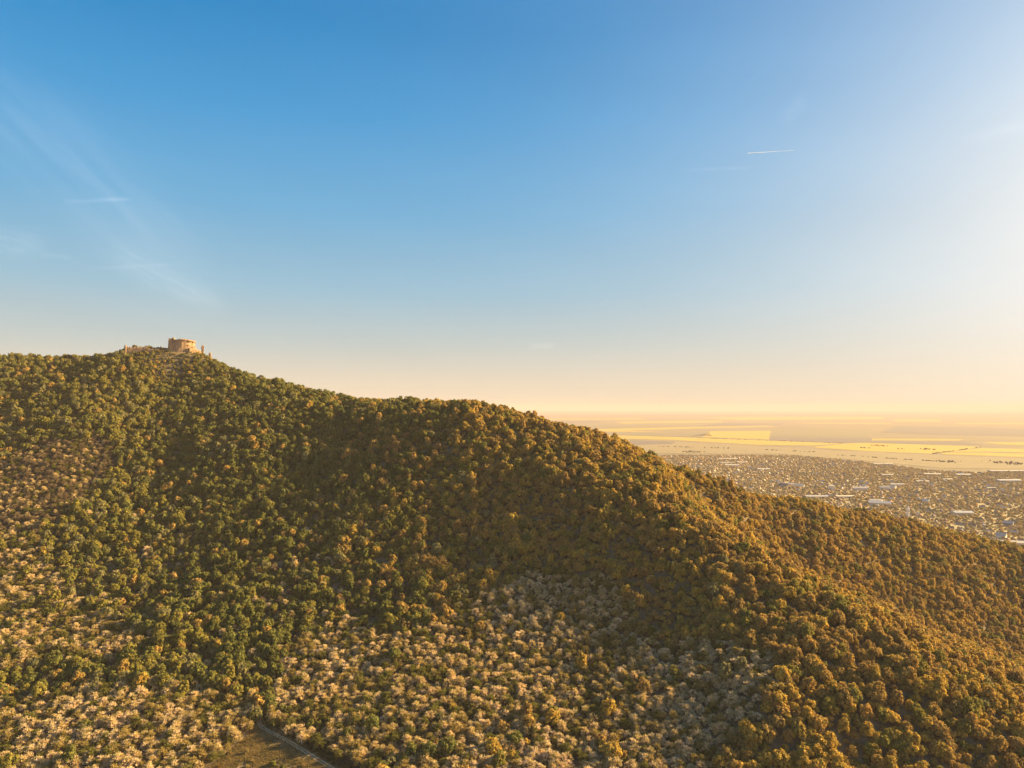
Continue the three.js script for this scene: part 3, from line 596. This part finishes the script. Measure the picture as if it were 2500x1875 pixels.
{
  // everything in metres from the keep's middle; the view direction is -z turned by the keep's bearing
  const turn = -Math.atan2(CASTLE.x, -CASTLE.z), M = 1005 / FOCAL / Math.cos(turn);      // metres per pixel of the photograph here
  const X = (u) => (u - 443) * M * Math.cos(turn), Y = (v) => (856 - v) * M;      // across and up from the keep's foot
  const place = (name) => { const g = group(name, CASTLE.x, CASTLE.y, CASTLE.z); g.rotation.y = turn; return g; };
  const keep = place('castle_keep');
  const w = X(471) - X(416);
  // a broad round-cornered front: its outline in plan, left to right as seen, bulging towards the viewer
  const front = (s) => { const a = mix(-1.62, 1.62, s); return [X(443.5) + Math.sin(a) * w * 0.5 + (Math.abs(a) > 1.4 ? 0 : 0), (Math.cos(a) - 0.35) * 8]; };
  const prof = (list) => (s) => { let k = 0; while (k < list.length - 2 && s > list[k + 1][0]) k++; const a = list[k], b = list[k + 1]; return mix(a[1], b[1], clamp((s - a[0]) / (b[0] - a[0]))); };
  const wallTop = prof([[0, Y(831.5)], [0.3, Y(831.5)], [0.33, Y(832)], [0.46, Y(832)], [0.47, Y(830.6)], [0.62, Y(831.4)], [0.8, Y(833)], [0.93, Y(834.4)], [1, Y(836)]]);
  const shell = ruinWall({ path: front, top: wallTop, foot: () => Y(882), thick: 2.6, n: 56, rows: 18, batter: 2.2, seed: 5, rough: 0.6 });
  mesh('curtain', pierced(shell, [[X(454.8), Y(836.8), 5, 2.1, 2.3, 16, 0.4], [X(455.4), Y(845.3), 5, 1.5, 2, 16, 0.4], [X(466.3), Y(837.9), 2, 1.6, 2, 16, 0.8]]), stone, keep);
  // crumbling overhanging crown of masonry
  const rimTop = (s) => wallTop(s) + 0.25 + 0.35 * noise2(s * 17, 2, 15);
  mesh('parapet', ruinWall({ path: (s) => { const f = front(mix(0.44, 1, s)); return [f[0] * 1.035, f[1] * 1.035 + 0.2]; }, top: (s) => rimTop(mix(0.44, 1, s)), foot: (s) => wallTop(mix(0.44, 1, s)) - 2.1 - 0.5 * noise2(s * 9, 4, 16), thick: 3.3, n: 40, rows: 4, seed: 25, rough: 0.4 }), stone, keep);
  const back = (s) => { const a = mix(1.62, 4.66, s); return [X(443.5) + Math.sin(a) * w * 0.48, (Math.cos(a) - 0.35) * 9 - 1]; };
  mesh('rear_wall', ruinWall({ path: back, top: () => Y(833.5), foot: () => Y(882), thick: 2.4, n: 30, rows: 8, seed: 35 }), stone, keep);
  // the block at the left end, with a tall slit and a stub standing up on top
  const block = ruinWall({ path: (s) => [mix(X(415), X(429.5), s), 2.4 + 0.5 * Math.sin(s * 3)], top: prof([[0, Y(830.2)], [0.28, Y(830.2)], [0.36, Y(832)], [0.44, Y(829.4)], [0.55, Y(828.2)], [0.72, Y(828.1)], [0.85, Y(829.8)], [0.95, Y(831)], [1, Y(832.2)]]), foot: () => Y(882), thick: 3.6, n: 30, rows: 16, batter: 0.6, seed: 45, rough: 0.6 });
  mesh('gate_block', pierced(block, [[X(422.6), Y(835.5), 4, 1.7, 5.4, 3.4, 0]]), stone, keep);
  mesh('buttress', ruinWall({ path: (s) => [mix(X(460), X(476), s), mix(6, 1, s * s)], top: prof([[0, Y(851)], [0.4, Y(849)], [0.75, Y(846)], [1, Y(852)]]), foot: () => Y(876), thick: 3, n: 20, rows: 12, batter: 3.0, seed: 55, rough: 0.4 }), stone, keep);
  tag(keep, 'broad ruined stone keep with overhanging rim on the hilltop', 'castle ruin');

  const ward = place('ward_wall');
  mesh('masonry', ruinWall({ path: (s) => [mix(X(459.5), X(493), s), mix(7.5, 1, s)], top: prof([[0, Y(850)], [0.2, Y(851.5)], [0.42, Y(852)], [0.62, Y(853.5)], [0.8, Y(855.5)], [1, Y(857.5)]]), foot: () => Y(884), thick: 2.2, n: 34, rows: 14, batter: 2.0, seed: 65, rough: 0.4 }), stone, ward);
  tag(ward, 'sunlit sloping outer wall below the right end of the keep', 'wall');

  const west = place('curtain_wall');
  mesh('masonry', ruinWall({ path: (s) => [mix(X(323), X(369), s), -2 + 2 * s], top: prof([[0, Y(852)], [0.3, Y(851.6)], [0.55, Y(851)], [0.8, Y(850.4)], [0.97, Y(849.8)], [1, Y(853)]]), foot: () => Y(882), thick: 2, n: 50, rows: 8, seed: 75, rough: 0.3 }), stone, west);
  mesh('corner_turret', ruinWall({ path: (s) => { const a = s * 6.2; return [X(322.3) + Math.cos(a) * 1.1, -2 + Math.sin(a) * 1.1]; }, top: () => Y(848.4), foot: () => Y(874), thick: 1, n: 16, rows: 8, seed: 76, rough: 0.2 }), stone, west);
  tag(west, 'long low ruined curtain wall left of the keep', 'wall');
  const link = place('broken_wall');
  mesh('masonry', ruinWall({ path: (s) => [mix(X(369), X(394), s), 1 + s], top: prof([[0, Y(853)], [0.2, Y(854.2)], [0.4, Y(853.6)], [0.6, Y(854.4)], [0.85, Y(853)], [1, Y(855)]]), foot: () => Y(882), thick: 1.6, n: 30, rows: 6, seed: 77, rough: 0.35 }), stone, link);
  tag(link, 'pale sunlit stub of wall between curtain wall and keep', 'wall');

  const pillar = (name, u0, u1, vt, vf, z, seed, label, wide) => {
    const g = place(name), c = (X(u0) + X(u1)) / 2, r = (X(u1) - X(u0)) / 2;
    mesh('shaft', ruinWall({ path: (s) => [mix(c - r, c + r, s), z], top: prof(wide), foot: () => Y(vf), thick: r * 1.5, n: 10, rows: 16, seed, rough: 0.5 }), stone, g);
    return tag(g, label, 'ruin');
  };
  const p1 = pillar('ruined_pillar', 488, 493.2, 842, 870, 2, 85, 'tall leaning stone pillar just right of the keep', [[0, Y(846)], [0.25, Y(843)], [0.6, Y(842.2)], [1, Y(843.5)]]);
  mesh('bulge', ruinWall({ path: (s) => [mix(X(487.2), X(490.5), s), 2.6], top: () => Y(844.4), foot: () => Y(852.5), thick: 2, n: 8, rows: 8, seed: 88, rough: 0.6 }), stone, p1);
  const p2 = pillar('ruined_pillar', 504.5, 510.5, 858, 882, 0, 95, 'shorter broken stone pillar on the slope right of the tall one', [[0, Y(860)], [0.4, Y(858.5)], [0.6, Y(858)], [0.7, Y(858.2)], [1, Y(860.4)]]);
  const heap = place('fallen_masonry');
  mesh('stones', ruinWall({ path: (s) => [mix(X(508), X(516), s), 1 - s], top: prof([[0, Y(869.5)], [0.5, Y(871)], [1, Y(874)]]), foot: () => Y(888), thick: 2.6, n: 12, rows: 8, batter: 1.5, seed: 97, rough: 0.5 }), stone, heap);
  tag(heap, 'sunlit heap of wall at the foot of the shorter pillar', 'ruin');
}

// ------------------------------------------------------------------ single trees on the skyline
{
  const lone = (u, v, d, s, shape, tone, label) => { const p = at(u, v, d), y = groundAt(p.x, p.z), t = group('skyline_tree', p.x, y, p.z); mesh('trunk', oakTrunk, bark, t); mesh('crown', shape, leafMaterial(...tone), t).position.y = 1.2; t.scale.setScalar(s); tag(t, label, 'tree'); };
  lone(168, 858, 990, 1.35, oakShapes[1], [0.06, 0.05, 0.03], 'dark tree standing alone above the left ridge line');
}

// ------------------------------------------------------------------ the town on the plain
{
  const R = rng(301), plaster = [[0.66, 0.56, 0.44], [0.60, 0.48, 0.34], [0.54, 0.44, 0.33], [0.78, 0.70, 0.60]].map((c) => new THREE.MeshStandardMaterial({ color: rgb(...c), roughness: 0.9 }));
  const roofs = { white: [0.66, 0.57, 0.45], grey: [0.34, 0.28, 0.23], red: [0.33, 0.16, 0.09], brown: [0.22, 0.15, 0.1], blue: [0.48, 0.46, 0.46], tin: [0.54, 0.47, 0.39] };
  const roofMat = Object.fromEntries(Object.entries(roofs).map(([k, c]) => [k, new THREE.MeshStandardMaterial({ color: rgb(...c), roughness: 0.9, side: THREE.DoubleSide })]));
  const glass = new THREE.MeshStandardMaterial({ color: rgb(0.05, 0.05, 0.06), roughness: 0.25 });
  const wallGeo = new THREE.BoxGeometry(1, 1, 1); wallGeo.translate(0, 0.5, 0);
  const gable = new THREE.ExtrudeGeometry(new THREE.Shape([new THREE.Vector2(-0.55, -0.06), new THREE.Vector2(0.55, -0.06), new THREE.Vector2(0, 1)]), { depth: 1.08, bevelEnabled: false }); gable.translate(0, 0, -0.54);
  const winGeo = new THREE.BoxGeometry(1.2, 1.5, 0.16);
  function house(name, p, W, L, H, roofH, turn, roof, wall, label, cat, grp, windows) {
    const h = group(name, p.x, 0, p.z); h.rotation.y = turn;
    const a = mesh('wall', wallGeo, plaster[wall], h); a.scale.set(W, H, L);
    const r = mesh('roof', gable, roofMat[roof], h); r.scale.set(W, roofH, L); r.position.y = H;
    if (windows) for (let f = 0; f < windows[1]; f++) for (let k = 0; k < windows[0]; k++) { const w = mesh('window', winGeo, glass, h); w.rotation.y = Math.PI / 2; w.position.set(W / 2 + 0.04, 1.7 + f * 3.1, (k + 0.5) / windows[0] * L - L / 2); const w2 = mesh('window', winGeo, glass, h); w2.rotation.y = Math.PI / 2; w2.position.set(-W / 2 - 0.04, 1.7 + f * 3.1, (k + 0.5) / windows[0] * L - L / 2); }
    return tag(h, label, cat, grp);
  }
  // buildings that stand out, read off the photograph: [u, v of the foot, name, width, length, height, roof height, turn, roof, wall, label, category]
  const marks = [
    [1992, 1216, 'warehouse', 26, 88, 7, 2.5, 1.57, 'blue', 0, 'long low pale blue grey warehouse just above the hill crest', 'warehouse', null],
    [2030, 1199, 'apartment_block', 14, 24, 20, 1.2, 1.35, 'white', 3, 'tall narrow white block standing above the warehouse', 'building', [5, 5]],
    [2100, 1198, 'school', 16, 66, 11, 4, 1.5, 'white', 3, 'long white school with a raised end pavilion', 'school', [14, 3]],
    [2113, 1197, 'pavilion', 15, 17, 15, 7, 0.1, 'white', 3, 'white pavilion joined to the right end of the school', 'building', [4, 4]],
    [2160, 1196, 'town_hall', 16, 44, 10, 5, 1.5, 'tin', 3, 'pale long hall right of the white school', 'building', [9, 2]],
    [2181, 1195, 'gabled_hall', 16, 22, 10, 8, 0.6, 'tin', 3, 'white hall with a steep gable right of the pale long hall', 'building', [4, 2]],
    [2190, 1187, 'long_house', 14, 62, 8, 3, 1.55, 'white', 3, 'long low white roofed house behind the gabled hall', 'building', [10, 2]],
    [2062, 1215, 'market_shed', 26, 76, 6, 2, 1.6, 'white', 0, 'bright white flat shed right of the warehouse', 'shed', null],
    [2148, 1234, 'blue_factory', 30, 74, 9, 5, 1.15, 'blue', 0, 'blue grey roofed factory near the hill crest', 'factory', null],
    [2137, 1227, 'white_shed', 18, 40, 8, 3, 1.3, 'white', 3, 'white shed behind the blue grey factory', 'shed', null],
    [2349, 1257, 'blue_hall', 30, 62, 8, 3.5, 1.5, 'blue', 0, 'pale blue roofed hall among trees left of the hill end', 'hall', null],
    [1950, 1190, 'white_villa', 14, 36, 9, 5, 1.4, 'white', 3, 'white house left of the tall narrow block', 'house', [6, 2]],
    [1915, 1190, 'dark_roofed_hall', 30, 50, 8, 8, 0.5, 'brown', 1, 'dark roofed hall with a white roof behind it', 'hall', null],
    [1921, 1186, 'pale_roofed_hall', 20, 70, 8, 4, 1.2, 'white', 0, 'pale roofed hall behind the dark roofed one', 'hall', null],
    [1864, 1148, 'white_barn', 22, 70, 7, 3, 1.5, 'white', 3, 'white barn among trees in the middle of town', 'barn', null],
    [1777, 1122, 'long_barn', 24, 130, 6, 3, 1.57, 'white', 0, 'longest white roof at the far edge of town', 'barn', null],
    [1776, 1132, 'grey_barn', 22, 90, 6, 3, 1.55, 'white', 0, 'second white roof below the longest far one', 'barn', null],
    [1787, 1139, 'wide_barn', 30, 84, 8, 4, 1.4, 'white', 0, 'third and brightest white roof below the longest far one', 'barn', null],
    [1812, 1131, 'small_barn', 22, 60, 6, 3, 1.57, 'white', 0, 'short white roof right of the second far one', 'barn', null],
    [2155, 1135, 'edge_barn', 26, 120, 7, 3, 1.6, 'white', 0, 'white barn alone at the edge of the fields', 'barn', null],
    [2350, 1162, 'far_hall', 24, 76, 7, 3, 1.62, 'white', 0, 'white hall at the right far side of town', 'hall', null],
    [2275, 1160, 'far_shed', 24, 86, 6, 3, 1.5, 'white', 0, 'pale shed left of the white far hall', 'shed', null],
    [2312, 1173, 'mid_shed', 20, 48, 6, 2, 1.62, 'white', 0, 'small white shed below the white far hall', 'shed', null],
    [2252, 1178, 'pale_house', 18, 60, 6, 3, 1.55, 'white', 3, 'white long roof in the middle right of town', 'house', null],
    [2455, 1153, 'field_factory', 40, 190, 8, 2, 1.6, 'tin', 0, 'wide pale factory at the right edge by the fields', 'factory', null],
    [2460, 1177, 'blue_works', 44, 110, 9, 3, 1.6, 'blue', 0, 'blue grey works at the far right of town', 'factory', null],
    [2165, 1162, 'tin_shed', 22, 60, 6, 3, 1.6, 'tin', 0, 'grey tin shed below the barn at the field edge', 'shed', null],
    [2445, 1313, 'crest_house', 15, 24, 6, 6, 0.7, 'tin', 3, 'pale gabled house just above the right hill crest', 'house', null],
    [2462, 1283, 'tree_house_villa', 16, 26, 6, 6, 0.9, 'tin', 3, 'pale villa among trees above the right hill crest', 'house', null],
    [2420, 1195, 'right_house', 16, 40, 6, 3, 1.5, 'tin', 0, 'grey roofed house right of the town centre', 'house', null],
    [2490, 1330, 'crest_shed', 30, 90, 6, 3, 1.3, 'tin', 0, 'long pale shed half behind the right hill crest', 'shed', null],
    [2236, 1258, 'chapel_house', 12, 16, 5, 4, 1.2, 'white', 3, 'small white roofed house right of the bell tower', 'house', null],
    [2260, 1226, 'white_cottage', 14, 24, 6, 5, 0.9, 'white', 3, 'white cottage among trees above right of the bell tower', 'house', null],
  ];
  for (const [u, v, name, W, L, H, rh, turn, roof, wall, label, cat, win] of marks) house(name, onPlain(u, v), W * 0.85, L * 0.78, H, rh, turn, roof, wall, label, cat, null, win);
  { // bell tower
    const p = onPlain(2217, 1264), t = group('bell_tower', p.x, 0, p.z), white = plaster[3];
    const shaft = mesh('shaft', new THREE.BoxGeometry(6.5, 24, 6.5), white, t); shaft.position.y = 12;
    const ledge = mesh('cornice', new THREE.BoxGeometry(7.6, 0.8, 7.6), white, t); ledge.position.y = 24.4;
    const bell = mesh('belfry', new THREE.CylinderGeometry(2.6, 3, 5, 8), white, t); bell.position.y = 27.3;
    const dome = mesh('dome', new THREE.LatheGeometry([[0.01, 3.6], [0.3, 2.6], [1.2, 2.1], [2.4, 1.2], [2.8, 0]].map(([x, y]) => new THREE.Vector2(x, y)), 12), roofMat.tin, t); dome.position.y = 29.8;
    const spike = mesh('spire', new THREE.ConeGeometry(0.4, 4, 6), roofMat.tin, t); spike.position.y = 35;
    for (const [x, z, r] of [[0, 3.3, 0], [0, -3.3, 0], [3.3, 0, 1.57], [-3.3, 0, 1.57]]) { const w = mesh('louvre', new THREE.BoxGeometry(1.6, 4, 0.2), glass, t); w.position.set(x, 18.5, z); w.rotation.y = r; }
    t.rotation.y = 0.35;
    tag(t, 'white bell tower with small dome rising behind the hill crest', 'church tower');
  }
  // ordinary houses in rows along streets, and the gardens' trees
  const TOWN = [[1560, 1118], [1640, 1112], [1930, 1112], [2060, 1124], [2180, 1137], [2300, 1152], [2420, 1154], [2640, 1152], [2900, 1170], [2900, 1500], [2300, 1450], [1560, 1300]].map(([u, v]) => { const p = onPlain(u, v); return [p.x, p.z]; });
  const spots = [], trees = [], grid = 27, ca = Math.cos(0.5), sa = Math.sin(0.5);
  for (let a = -200; a < 200; a++) for (let b = -200; b < 200; b++) {
    const gx = a * grid + (R() - 0.5) * 9, gz = b * grid * 1.5 + (R() - 0.5) * 14, x = 1600 + gx * ca - gz * sa, z = -3000 + gx * sa + gz * ca;
    if (!inside(TOWN, x, z) || z > -1350) continue;
    const [u, v] = pixelOf(x, 3, z); if (u < 1540 || u > 2640) continue;
    const street = ((b % 3) + 3) % 3, dense = 0.62 + 0.7 * fbm(x / 300, z / 300, 401, 3);
    if (street !== 2 && R() < dense && groundAt(x, z) < 2) spots.push({ x, z, u, v, d: Math.hypot(x, z), turn: -0.5 + (street ? 0 : Math.PI) + (R() < 0.3 ? 1.57 : 0) + (R() - 0.5) * 0.2, W: 7 + R() * 4, L: 10 + R() * 9, H: 3.2 + R() * 1.6, rh: 2.4 + R() * 2, roof: R(), wall: R() * 4 | 0 });
    for (let k = 0; k < 8; k++) if (R() < 0.85) { const tx = x + (R() - 0.5) * grid * 1.1, tz = z + (R() - 0.5) * grid * 1.5; if (groundAt(tx, tz) < 2) trees.push([tx, tz, 0.42 + R() * R() * 0.7, R()]); }
  }
  { const s = new THREE.Shape(TOWN.map(([x, z]) => new THREE.Vector2(x, -z))), g = new THREE.ExtrudeGeometry(s, { depth: 0.25, bevelEnabled: false }); g.rotateX(-Math.PI / 2); const p = g.attributes.position, t = g.attributes.uv; for (let i = 0; i < p.count; i++) t.setXY(i, p.getX(i) / 160, p.getZ(i) / 160); struct('garden_ground', g, new THREE.MeshStandardMaterial({ map: noiseTexture(512, 46, 10, [0.34, 0.25, 0.105], [0.46, 0.34, 0.145], 0.9), roughness: 1 })); }
  spots.sort((p, q) => p.d - q.d);
  const roofOf = (k) => (k < 0.04 ? 'white' : k < 0.1 ? 'tin' : k < 0.5 ? 'red' : k < 0.78 ? 'brown' : k < 0.95 ? 'grey' : 'blue');
  const say = { white: 'white', tin: 'pale grey', red: 'red', brown: 'brown', grey: 'grey', blue: 'bluish' };
  const seenSpots = spots.filter((s) => { if (s.u < 1570 || s.u > 2495) return false; const p = onHill(s.u, s.v - 6, CANOPY); return !p; }), singles = new Set(seenSpots.slice(0, 300));
  for (const s of singles) {
    const roof = roofOf(s.roof), where = (s.v > 1260 ? 'just above the crest' : s.v > 1225 ? 'around the bell tower' : s.v > 1195 ? 'below the white school' : s.v > 1165 ? 'in the middle of town' : 'in the far part of town') + (s.u < 1950 ? ', to the left' : s.u < 2120 ? ', near the factory' : s.u < 2300 ? ', near the bell tower' : s.u < 2400 ? ', right of the bell tower' : ', at the right edge');
    const label = `${s.L > 15 ? 'long' : 'small'} ${say[roof]} roofed house ${where}`;
    const h = house('house', s, s.W, s.L, s.H, s.rh, s.turn, roof, s.wall, label, 'house');
    tagLater(h, label, 'house', 'ordinary houses of the town on the plain', s.u);
  }
  const far = spots.filter((s) => !singles.has(s)), town = tag(group('far_houses'), 'far houses of the town too small to tell apart', 'houses', null, 'stuff');
  const m4 = new THREE.Matrix4(), q = new THREE.Quaternion(), up = new THREE.Vector3(0, 1, 0), col = new THREE.Color();
  const walls = shadows(new THREE.InstancedMesh(wallGeo, plaster[1], far.length)), tops = shadows(new THREE.InstancedMesh(gable, new THREE.MeshStandardMaterial({ color: rgb(1, 1, 1), roughness: 0.8 }), far.length));
  walls.name = 'wall'; tops.name = 'roof';
  far.forEach((s, i) => { q.setFromAxisAngle(up, s.turn); walls.setMatrixAt(i, m4.compose(new THREE.Vector3(s.x, 0, s.z), q, new THREE.Vector3(s.W, s.H, s.L))); tops.setMatrixAt(i, m4.compose(new THREE.Vector3(s.x, s.H, s.z), q, new THREE.Vector3(s.W, s.rh, s.L))); tops.setColorAt(i, col.setRGB(...roofs[roofOf(s.roof)])); });
  town.add(walls, tops);
  const RT = rng(303), small = new Sheets();   // a far crown: a few knobs with leaf clumps
  for (let k = 0; k < 12; k++) { const y = 1 - (k + 0.5) / 12 * 1.5, t = k * 2.4, h = Math.sqrt(Math.max(0, 1 - y * y)), c = new THREE.Vector3(Math.cos(t) * h * 2.9, 4.2 + y * 3.2, Math.sin(t) * h * 2.9); small.add(lobe(RT, c, 1.5 + RT() * 0.6), [0.85, 0.85, 0.85]); for (let m = 0; m < 10; m++) { const d = unit(RT), a = new THREE.Vector3().crossVectors(d, unit(RT)).normalize(), b = new THREE.Vector3().crossVectors(d, a), v = 0.75 + RT() * 0.5; small.quad(c.clone().addScaledVector(d, 1.9), a.multiplyScalar(0.6), b.multiplyScalar(0.5), [v, v, v]); } }
  const wood = shadows(new THREE.InstancedMesh(small.build(), leafMaterial(1, 1, 1), trees.length)); wood.name = numbered('town_trees');
  trees.forEach(([x, z, s, e], i) => { wood.setMatrixAt(i, m4.compose(new THREE.Vector3(x, -0.6, z), q.setFromAxisAngle(up, e * 6), new THREE.Vector3(s * 1.25, s * (0.9 + e * 0.4), s * 1.25))); const t = RT(); wood.setColorAt(i, t < 0.3 ? col.setRGB(0.66, 0.47, 0.2) : t < 0.65 ? col.setRGB(0.56, 0.42, 0.19) : t < 0.82 ? col.setRGB(0.46, 0.37, 0.17) : col.setRGB(0.66, 0.44, 0.13)); });
  tag(wood, 'golden brown garden trees massed between the houses of the town', 'trees', null, 'stuff'); scene.add(wood);
  console.log('town', spots.length, seenSpots.length, trees.length);

  // hedges and copses out on the fields
  const lines = [[[1700, 1069], [1880, 1076]], [[1880, 1076], [2060, 1083]], [[2275, 1108.5], [2395, 1092]], [[1250, 1056], [1500, 1062]], [[1690, 1066], [1735, 1058]], [[1680, 1105], [1720, 1104]], [[2290, 1127], [2345, 1130]], [[2045, 1112], [2110, 1115]], [[1850, 1098], [1990, 1104]], [[2110, 1116], [2290, 1127]], [[1600, 1090], [1780, 1095]]];
  const hedge = [];
  for (const [[u0, v0], [u1, v1]] of lines) { const a = onPlain(u0, v0), b = onPlain(u1, v1), n = Math.min(260, a.distanceTo(b) / 9 | 0); for (let k = 0; k < n; k++) { const t = RT(); if (noise2(t * 30, u0, 402) < -0.25) continue; hedge.push([mix(a.x, b.x, t) + (RT() - 0.5) * 10, mix(a.z, b.z, t) + (RT() - 0.5) * 14, 0.5 + RT() * 0.5]); } }
  for (const [u, v, n, r] of [[1722, 1063, 70, 70], [2147, 1088.5, 30, 60], [2262, 1097, 26, 60], [2318, 1128, 30, 70], [1690, 1104, 26, 60], [2440, 1129, 30, 80], [2475, 1133, 30, 60], [2115, 1094, 12, 40], [2195, 1097, 8, 30]]) { const c = onPlain(u, v); for (let k = 0; k < n; k++) { const a = RT() * 6.28, d = Math.sqrt(RT()) * r; hedge.push([c.x + Math.cos(a) * d, c.z + Math.sin(a) * d * 1.3, 0.5 + RT() * 0.6]); } }
  const rows = shadows(new THREE.InstancedMesh(small.g ?? wood.geometry, leafMaterial(0.12, 0.095, 0.045), hedge.length)); rows.name = numbered('field_hedges');
  hedge.forEach(([x, z, s], i) => rows.setMatrixAt(i, m4.compose(new THREE.Vector3(x, -0.5, z), q.setFromAxisAngle(up, x), new THREE.Vector3(s, s * 0.9, s))));
  tag(rows, 'thin dark hedges and copses between the far fields', 'hedges', null, 'stuff'); scene.add(rows);
}

// ------------------------------------------------------------------ fresh vapour trail of an aircraft, high and far away
{
  const D = 26000, a = ray(1824, 374).normalize().multiplyScalar(D), b = ray(1938, 367).normalize().multiplyScalar(D * 1.02), parts = [], n = 24;
  const curve = new THREE.LineCurve3(a, b), g = new THREE.TubeGeometry(curve, n, 1, 8, false), p = g.attributes.position;
  for (let i = 0; i < p.count; i++) { const k = Math.floor(i / 9), t = k / n, c = curve.getPointAt(t), r = (t < 0.02 ? 4 : 8) * (1 - t * 0.72) * (1 + 0.25 * noise2(k * 0.8, 1, 501)); p.setXYZ(i, c.x + (p.getX(i) - c.x) * r, c.y + (p.getY(i) - c.y) * r + EYE, c.z + (p.getZ(i) - c.z) * r); }
  g.computeVertexNormals();
  const m = mesh('contrail_cloud', g, new THREE.MeshPhysicalMaterial({ color: rgb(0.96, 0.96, 0.96), roughness: 1, transmission: 1, thickness: 0, side: THREE.DoubleSide }), scene);
  tag(m, 'short white vapour trail alone in the right part of the sky', 'contrail');
}

settleLabels();
renderer.render(scene, camera);
